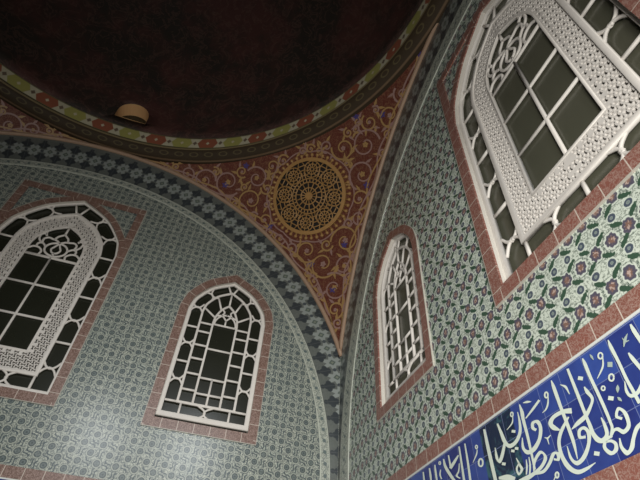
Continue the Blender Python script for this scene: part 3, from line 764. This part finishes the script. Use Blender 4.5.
        b.bar(f([(0.0165, 0.800), (0.0085, 0.797), (0.000, 0.7905)]), rw, 0.0065, y)
        b.bar(f([(0.000, 0.7905), (0.006, 0.778), (0.0105, 0.768), (0.006, 0.759), (0.000, 0.757)]), rw * 0.9, 0.0065, y)
        b.bar(f([(0.043, 0.812), (0.0300, 0.815), (0.0165, 0.826), (0.000, 0.822)]) if False else f([(0.0385, 0.8080), (0.0420, 0.8180), (0.0440, 0.825)]), rw, 0.0065, y)
    b.bar(g([(0, 0.822), (0, 0.850)]), rw, 0.0065, y)
    b.bar(g([(0, 0.7475), (0, 0.757)]), rw * 1.1, 0.0065, y)
    b.build('scroll_tracery', st, root, inv)
    return root
large_window('window_1', WA, WIN['A'][0], 'large pointed stucco window on the left wall with six dark panes', MT['glass'], MT['brown'])
large_window('window_2', WB, WIN['B'][0], 'large pointed stucco window on the right wall with six grey-green panes', MT['sheen_glass'], MT['red'])

def small_window(name, frame, place, label, glass, red):
    cx, sz, dz = place
    root = empty(name, frame @ Matrix.Translation((cx * U, 0, (SMALL['zb'] * sz + dz) * U)) @ Matrix.Diagonal((sz, 1, sz, 1)))
    tag(root, label, 'window', 'small stucco windows', 'structure')
    inv = Matrix.Translation((0, 0, -SMALL['zb'] * U)); st = MT['stucco']; T = U * K
    op = outline(**SMALL)
    o = ribbon('red_surround', op, -0.0210 * U, 0.0005, red, root, inv, -0.009, 0.010, closed=True); o['label'] = 'red tile surround following the pointed arch'
    V = []; F = []
    for x, z in op: V += [(x, 0.0, z), (x, DEP + 0.060, z)]
    nn = len(op)
    for i in range(nn): j = (i + 1) % nn; F.append((2 * i, 2 * i + 1, 2 * j + 1, 2 * j))
    mesh('reveal', V, F, MT['reveal'], root, inv)
    y = DEP + 0.014
    outer = outline(0.0935, 0.4205, 0.69, 0.795, K)
    b = MB(); b.bar(outer, 0.0055 * T, 0.013, y - 0.004, True, 8, 0.3); b.build('stucco_frame', st, root, inv)
    mid = outline(0.0615, 0.4520, 0.69, 0.764, K)
    b = MB(); b.bar(mid, 0.0028 * T, 0.008, y, True, 8, 0.4); b.build('inner_frame', st, root, inv)
    ctr = outline(0.0295, 0.4520, 0.665, 0.722, K)
    b = MB(); b.bar(ctr[1:] + [ctr[0]], 0.0026 * T, 0.0075, y, False, 8, 0.4); b.build('centre_frame', st, root, inv)
    rw, rd = 0.0025 * T, 0.0065
    b = MB(); mo, mi = 0.0905, 0.0615; mx = (mo + mi) / 2
    for sx in (-1, 1):
        for z in (0.5470, 0.6410): b.bar([(sx * mi * T, z * T), (sx * mo * T, z * T)], rw, rd, y)
        for z in (0.5030, 0.5957, 0.6985): b.xnode((sx * mx * T, z * T), (0, 1), 0.0125 * T, 0.0145 * T, -0.0145 * T, rw * 0.9, rd, y)
        b.xnode((sx * 0.0485 * T, 0.7435 * T), (-1.25 * sx, 1), 0.0110 * T, 0.0145 * T, -0.0145 * T, rw * 0.9, rd, y)
        b.bar([(sx * 0.0035 * T, 0.763 * T), (sx * 0.0135 * T, 0.785 * T)], rw, rd, y)
        b.bar([(sx * mi * T, 0.452 * T), (sx * mo * T, 0.452 * T)], rw, rd, y)
        b.bar([(sx * 0.0530 * T, 0.4205 * T), (sx * 0.0530 * T, 0.452 * T)], rw, rd, y)
    b.xnode((0, 0.4365 * T), (1, 0), 0.0170 * T, 0.0145 * T, -0.0145 * T, rw * 0.9, rd, y)
    b.build('outer_tracery', st, root, inv)
    b = MB()
    for sx in (-1, 1):
        for z in (0.4826, 0.5215, 0.5596, 0.5955, 0.6324, 0.6571): b.bar([(sx * 0.0295 * T, z * T), (sx * 0.0615 * T, z * T)], rw, rd, y)
        b.bar([(sx * 0.0290 * T, 0.6800 * T), (sx * 0.0605 * T, 0.7030 * T)], rw, rd, y)
        b.bar([(sx * 0.0180 * T, 0.7060 * T), (sx * 0.0310 * T, 0.7400 * T)], rw, rd, y)
    b.bar([(0, 0.722 * T), (0, 0.764 * T)], rw, rd, y)
    b.build('inner_tracery', st, root, inv)
    b = MB(); b.bar([(0, 0.452 * T), (0, 0.5155 * T)], rw, rd * 0.95, y); b.build('mullion', st, root, inv)
    for z in (0.4780, 0.5155, 0.5905, 0.6600):
        b = MB(); b.bar([(-0.0295 * T, z * T), (0.0295 * T, z * T)], rw, rd * 0.93, y); b.build('transom', st, root, inv)
    b = MB()
    for sx in (-1, 1):
        b.bar([(sx * (-0.002 + 0.0285 * math.cos(t)) * T, (0.660 + 0.0330 * math.sin(t)) * T) for t in [PI * 0.5 * i / 8 for i in range(9)]], rw * 0.9, rd * 0.9, y)
        b.bar(catmull([(sx * 0.0265 * T, 0.6850 * T), (sx * 0.012 * T, 0.6890 * T), (0, 0.6770 * T)], 5), rw * 0.9, rd * 0.9, y)
        b.bar(catmull([(sx * 0.0120 * T, 0.690 * T), (sx * 0.008 * T, 0.700 * T), (sx * 0.014 * T, 0.7080 * T)], 4), rw * 0.9, rd * 0.9, y)
    b.bar([(0, 0.660 * T), (0, 0.677 * T)], rw * 0.9, rd * 0.9, y)
    b.build('fan_tracery', st, root, inv)
    for z0, z1 in ((0.5155, 0.5905), (0.5905, 0.6600)):
        x0, x1 = -0.0285 * T, 0.0285 * T
        mesh('glass_pane', [(x0, y + 0.011, z0 * T), (x1, y + 0.011, z0 * T), (x1, y + 0.011, z1 * T), (x0, y + 0.011, z1 * T), (x0, y + 0.014, z0 * T), (x1, y + 0.014, z0 * T), (x1, y + 0.014, z1 * T), (x0, y + 0.014, z1 * T)],
             [(0, 1, 2, 3), (7, 6, 5, 4), (0, 4, 5, 1), (1, 5, 6, 2), (2, 6, 7, 3), (3, 7, 4, 0)], glass, root, inv)
    fill2d('backing_glass', [outline(0.0965, 0.4130, 0.69, 0.800, K)], glass, root, inv, 0.004, y + 0.020)
    return root
small_window('window_3', WA, WIN['A'][1], 'small pointed stucco window on the left wall near the corner', MT['glass'], MT['brown'])
small_window('window_4', WB, WIN['B'][1], 'small pointed stucco window on the right wall near the corner, seen steeply from the side', MT['sheen_glass'], MT['red'])

# ------------------------------------------------------------------ painted scrolls on the pendentives
def scrolls(sx, sy, spec, seed):
    o, V, F = PEND[(sx, sy)]
    tree = bvhtree.BVHTree.FromPolygons(V, F)
    centre = Vector((-C * U, -C * U, 0.9 * U + EYE))
    rnd = random.Random(seed); out = {}
    def put(mat, pts3, wd):
        VV, FF = out.setdefault(mat, ([], [])); b = len(VV); Q = []
        for q in pts3:
            hit = tree.find_nearest(q)
            if hit[0] is None: return
            n_ = hit[1] if hit[1].dot(centre - hit[0]) > 0 else -hit[1]
            Q.append((hit[0] + n_ * 0.004, n_))
        for i, (q, n_) in enumerate(Q):
            a = Q[max(i - 1, 0)][0]; c = Q[min(i + 1, len(Q) - 1)][0]; d = (c - a)
            if d.length < 1e-6: d = Vector((1, 0, 0))
            s_ = d.normalized().cross(n_).normalized(); w_ = wd[i] if isinstance(wd, list) else wd
            VV += [q - s_ * w_ / 2, q + s_ * w_ / 2]
        for i in range(len(Q) - 1): FF.append((b + 2 * i, b + 2 * i + 1, b + 2 * i + 3, b + 2 * i + 2))
    def frame(k, s):
        p = pend_pt(k, s, sx, sy); e1 = (pend_pt(k, min(s + .02, 1), sx, sy) - pend_pt(k, max(s - .02, 0), sx, sy)).normalized()
        e2 = (pend_pt(min(k + .01, 1), s, sx, sy) - pend_pt(max(k - .01, 0), s, sx, sy)).normalized()
        e2 = (e2 - e1 * e1.dot(e2)).normalized()
        return p, e1, e2
    for (k, s, r, a0, turn, mat) in spec:
        p, e1, e2 = frame(k, s)
        pts = []; N = 26
        for i in range(N + 1):
            t = i / N; rr = r * U * (1 - 0.80 * t); a = a0 + turn * (PI * 2.6) * t
            pts.append(p + e1 * rr * math.cos(a) + e2 * rr * math.sin(a))
        put(mat, pts, [0.017 * (1 - 0.4 * i / N) for i in range(N + 1)])
        # palmette at the eye of the scroll and leaves on its back
        for q in range(5):
            a = a0 + q * 2 * PI / 5; c_ = r * U * 0.20
            pts = [p + (e1 * math.cos(a) + e2 * math.sin(a)) * (c_ * t) for t in (0.1, 0.5, 1.0)]
            put('gold' if mat != 'gold' else 'mauve', pts, [0.006, 0.026, 0.004])
        for q in range(3):
            a = a0 + turn * (0.5 + q * 1.3); b0 = p + (e1 * math.cos(a) + e2 * math.sin(a)) * (r * U * (0.95 - 0.1 * q))
            a2 = a + turn * 0.9
            d = e1 * math.cos(a2) + e2 * math.sin(a2)
            put('gold' if rnd.random() < 0.6 else 'mauve', [b0, b0 + d * 0.025, b0 + d * 0.055 + (e1 * math.cos(a) + e2 * math.sin(a)) * 0.012], [0.006, 0.024, 0.003])
    return o, out, put, frame
def finish(o, out):
    for mat, (VV, FF) in out.items():
        mesh({'gold': 'gold_scrollwork', 'mauve': 'mauve_scrollwork', 'blue': 'blue_blossoms'}[mat], VV, FF, MT[mat], o)
spec = []
rnd = random.Random(4)
MK, MS = 0.557, 0.475          # the carved roundel's place on the main pendentive
cands = []
for i in range(5000):
    k = 0.07 + 0.91 * rnd.random() ; s = 0.03 + 0.94 * rnd.random(); r = rnd.choice((0.046, 0.038, 0.032, 0.026, 0.020, 0.015, 0.012))
    cands.append((k, s, r))
cands.sort(key=lambda c: -c[2])
placed = []
mp = pend_pt(MK, MS)
for k, s, r in cands:
    p = pend_pt(k, s)
    if (p - mp).length < (0.126 + r * 0.85) * U: continue
    if min((p - pend_pt(k, 0)).length, (p - pend_pt(k, 1)).length) < (r + 0.004) * U: continue
    if p.z > (1.190 - r * 0.9) * U + EYE: continue
    if any((p - q).length < (r + r2) * 0.80 * U for q, r2 in placed): continue
    placed.append((p, r)); spec.append((k, s, r, rnd.random() * 6.28, rnd.choice((-1, 1)), rnd.choice(('gold', 'mauve', 'mauve', 'gold'))))
for (sx, sy) in ((1, 1), (-1, 1), (1, -1)):
    o, out, put, frame = scrolls(sx, sy, spec, 7)
    # long mauve stems winding along both edges, and blue blossoms
    for side in (0, 1):
        for ph, mat in ((0.0, 'mauve'), (PI, 'gold')):
            pts = []
            for i in range(90):
                k = 0.05 + 0.93 * i / 89; p0 = pend_pt(k, side, sx, sy); ctr = pend_pt(k, 0.5, sx, sy); L = (ctr - p0).length
                f = min(0.45, (0.075 + 0.035 * math.sin(k * 34 + ph)) / max(L, 0.08)); pts.append(p0.lerp(ctr, f))
            put(mat, pts, 0.014)
    # lobed mauve ring round the roundel
    p, e1, e2 = frame(MK, MS)
    put('mauve', [p + (e1 * math.cos(t) + e2 * math.sin(t)) * (0.134 + 0.006 * abs(math.sin(t * 5))) * U for t in [2 * PI * i / 120 for i in range(121)]], 0.012)
    for k, s in ((0.30, 0.25), (0.33, 0.75), (0.48, 0.1), (0.5, 0.9), (0.72, 0.12), (0.75, 0.86), (0.2, 0.5), (0.86, 0.30), (0.88, 0.7), (0.9, 0.93)):
        p, e1, e2 = frame(k, s)
        for q in range(5):
            a = q * 2 * PI / 5; d = e1 * math.cos(a) + e2 * math.sin(a); put('blue', [p, p + d * 0.016, p + d * 0.032], [0.006, 0.020, 0.004])
    finish(o, out)

# ------------------------------------------------------------------ carved roundel on the main pendentive
p = pend_pt(MK, MS); e = 0.004
dk = pend_pt(MK + e, MS) - pend_pt(MK - e, MS); ds = pend_pt(MK, MS + e) - pend_pt(MK, MS - e)
nz = dk.cross(ds).normalized(); centre = Vector((-C * U, -C * U, 0.9 * U + EYE))
if nz.dot(centre - p) < 0: nz = -nz
ex = ds.normalized(); ey = nz.cross(ex).normalized()
MR = Matrix.Identity(4)
for i in range(3): MR[i][0] = ex[i]; MR[i][1] = ey[i]; MR[i][2] = nz[i]
MR.translation = p + nz * 0.004
md = empty('carved_roundel', MR); tag(md, 'round gilt pierced medallion with toothed rim on the red pendentive', 'medallion')
def disc(name, r0, r1, z0, z1, mat, n=72):
    V = []; F = []
    for i in range(n):
        t = 2 * PI * i / n; c, s_ = math.cos(t), math.sin(t)
        V += [(r0 * c, r0 * s_, z1), (r1 * c, r1 * s_, z1), (r1 * c, r1 * s_, z0)]
    for i in range(n):
        j = (i + 1) % n; F.append((3 * i, 3 * i + 1, 3 * j + 1, 3 * j)); F.append((3 * i + 1, 3 * i + 2, 3 * j + 2, 3 * j + 1))
    if r0 < 1e-4:
        V = [(0, 0, z1)] + [v for i in range(n) for v in V[3 * i + 1:3 * i + 3]]; F = []
        for i in range(n): j = (i + 1) % n; F.append((0, 1 + 2 * i, 1 + 2 * j)); F.append((1 + 2 * i, 2 + 2 * i, 2 + 2 * j, 1 + 2 * j))
    return mesh(name, V, F, mat, md, Matrix.Identity(4))
RR = 0.115 * U
o = disc('backing', 0.0, RR * 0.97, -0.08, 0.016, MT['dark']); o['label'] = 'black disc painted as the shaded hollow behind the pierced carving'  # solid disc; its black paints the shade seen through the piercings
disc('rim', RR * 0.91, RR * 1.0, -0.08, 0.042, MT['carve'])
tooth0 = None
for i in range(46):
    t = 2 * PI * i / 46
    if tooth0 is None:
        V, F = [], []; tube(V, F, [(RR * q, 0, 0.024) for q in (0.98, 1.045, 1.065, 1.10, 1.125)], [0.0075, 0.008, 0.0155, 0.0155, 0.007], 8)
        tooth0 = mesh('tooth', V, F, MT['carve'], md, Matrix.Identity(4), True)
    else:
        o = tooth0.copy(); COL.objects.link(o); o.parent = md; o.matrix_local = Matrix.Rotation(t, 4, 'Z')
def ringp(cx, cy, r, n=28, z=0.032, a0=0.0, a1=2 * PI): return [(cx + r * math.cos(a0 + (a1 - a0) * i / n), cy + r * math.sin(a0 + (a1 - a0) * i / n), z) for i in range(n)]
V, F = [], []; tw = 0.0060
UPZ = lambda n: [(0, 0, 1)] * n
for r in (0.09, 0.215, 0.36, 0.455): tube(V, F, ringp(0, 0, RR * r, 48), tw, 6, True, UPZ(48))
Z = Vector((0, 0, 0.032))
def ray_(t): return Vector((math.cos(t), math.sin(t), 0))
for i in range(14):
    a = ray_(2 * PI * i / 14); tube(V, F, [a * RR * 0.09 + Z, a * RR * 0.36 + Z], tw * 0.9, 6, False, UPZ(2))
for i in range(28):
    a = ray_(2 * PI * (i + 0.5) / 28); tube(V, F, [a * RR * 0.36 + Z, a * RR * 0.455 + Z], tw * 0.9, 6, False, UPZ(2))
NRO = 8
for i in range(NRO):
    t = 2 * PI * (i + 0.5) / NRO; c_ = ray_(t) * RR * 0.70 + Z
    for r, n_ in ((0.05, 12), (0.135, 22), (0.215, 28)): tube(V, F, [c_ + ray_(t + 2 * PI * q / n_) * RR * r for q in range(n_)], tw * 0.9, 6, True, UPZ(n_))
    for j in range(10):
        d = ray_(2 * PI * j / 10 + t); tube(V, F, [c_ + d * RR * 0.05, c_ + d * RR * 0.215], tw * 0.85, 6, False, UPZ(2))
    t2 = 2 * PI * i / NRO
    for sg in (-1, 1):
        tube(V, F, [ray_(t2 + sg * 0.10) * RR * 0.455 + Z, ray_(t2 + sg * 0.05) * RR * 0.62 + Z, ray_(t2 + sg * 0.13) * RR * 0.78 + Z, ray_(t2 + sg * 0.06) * RR * 0.92 + Z], tw * 0.9, 6, False, UPZ(4))
    for r in (0.56, 0.70, 0.82): tube(V, F, [ray_(t2 + q) * RR * r + Z for q in (-0.13, -0.05, 0.05, 0.13)], tw * 0.85, 6, False, UPZ(4))
mesh('star_lattice', V, F, MT['carve'], md, Matrix.Identity(4), True)
disc('boss', 0.0, RR * 0.085, 0.015, 0.045, MT['carve'], 24)
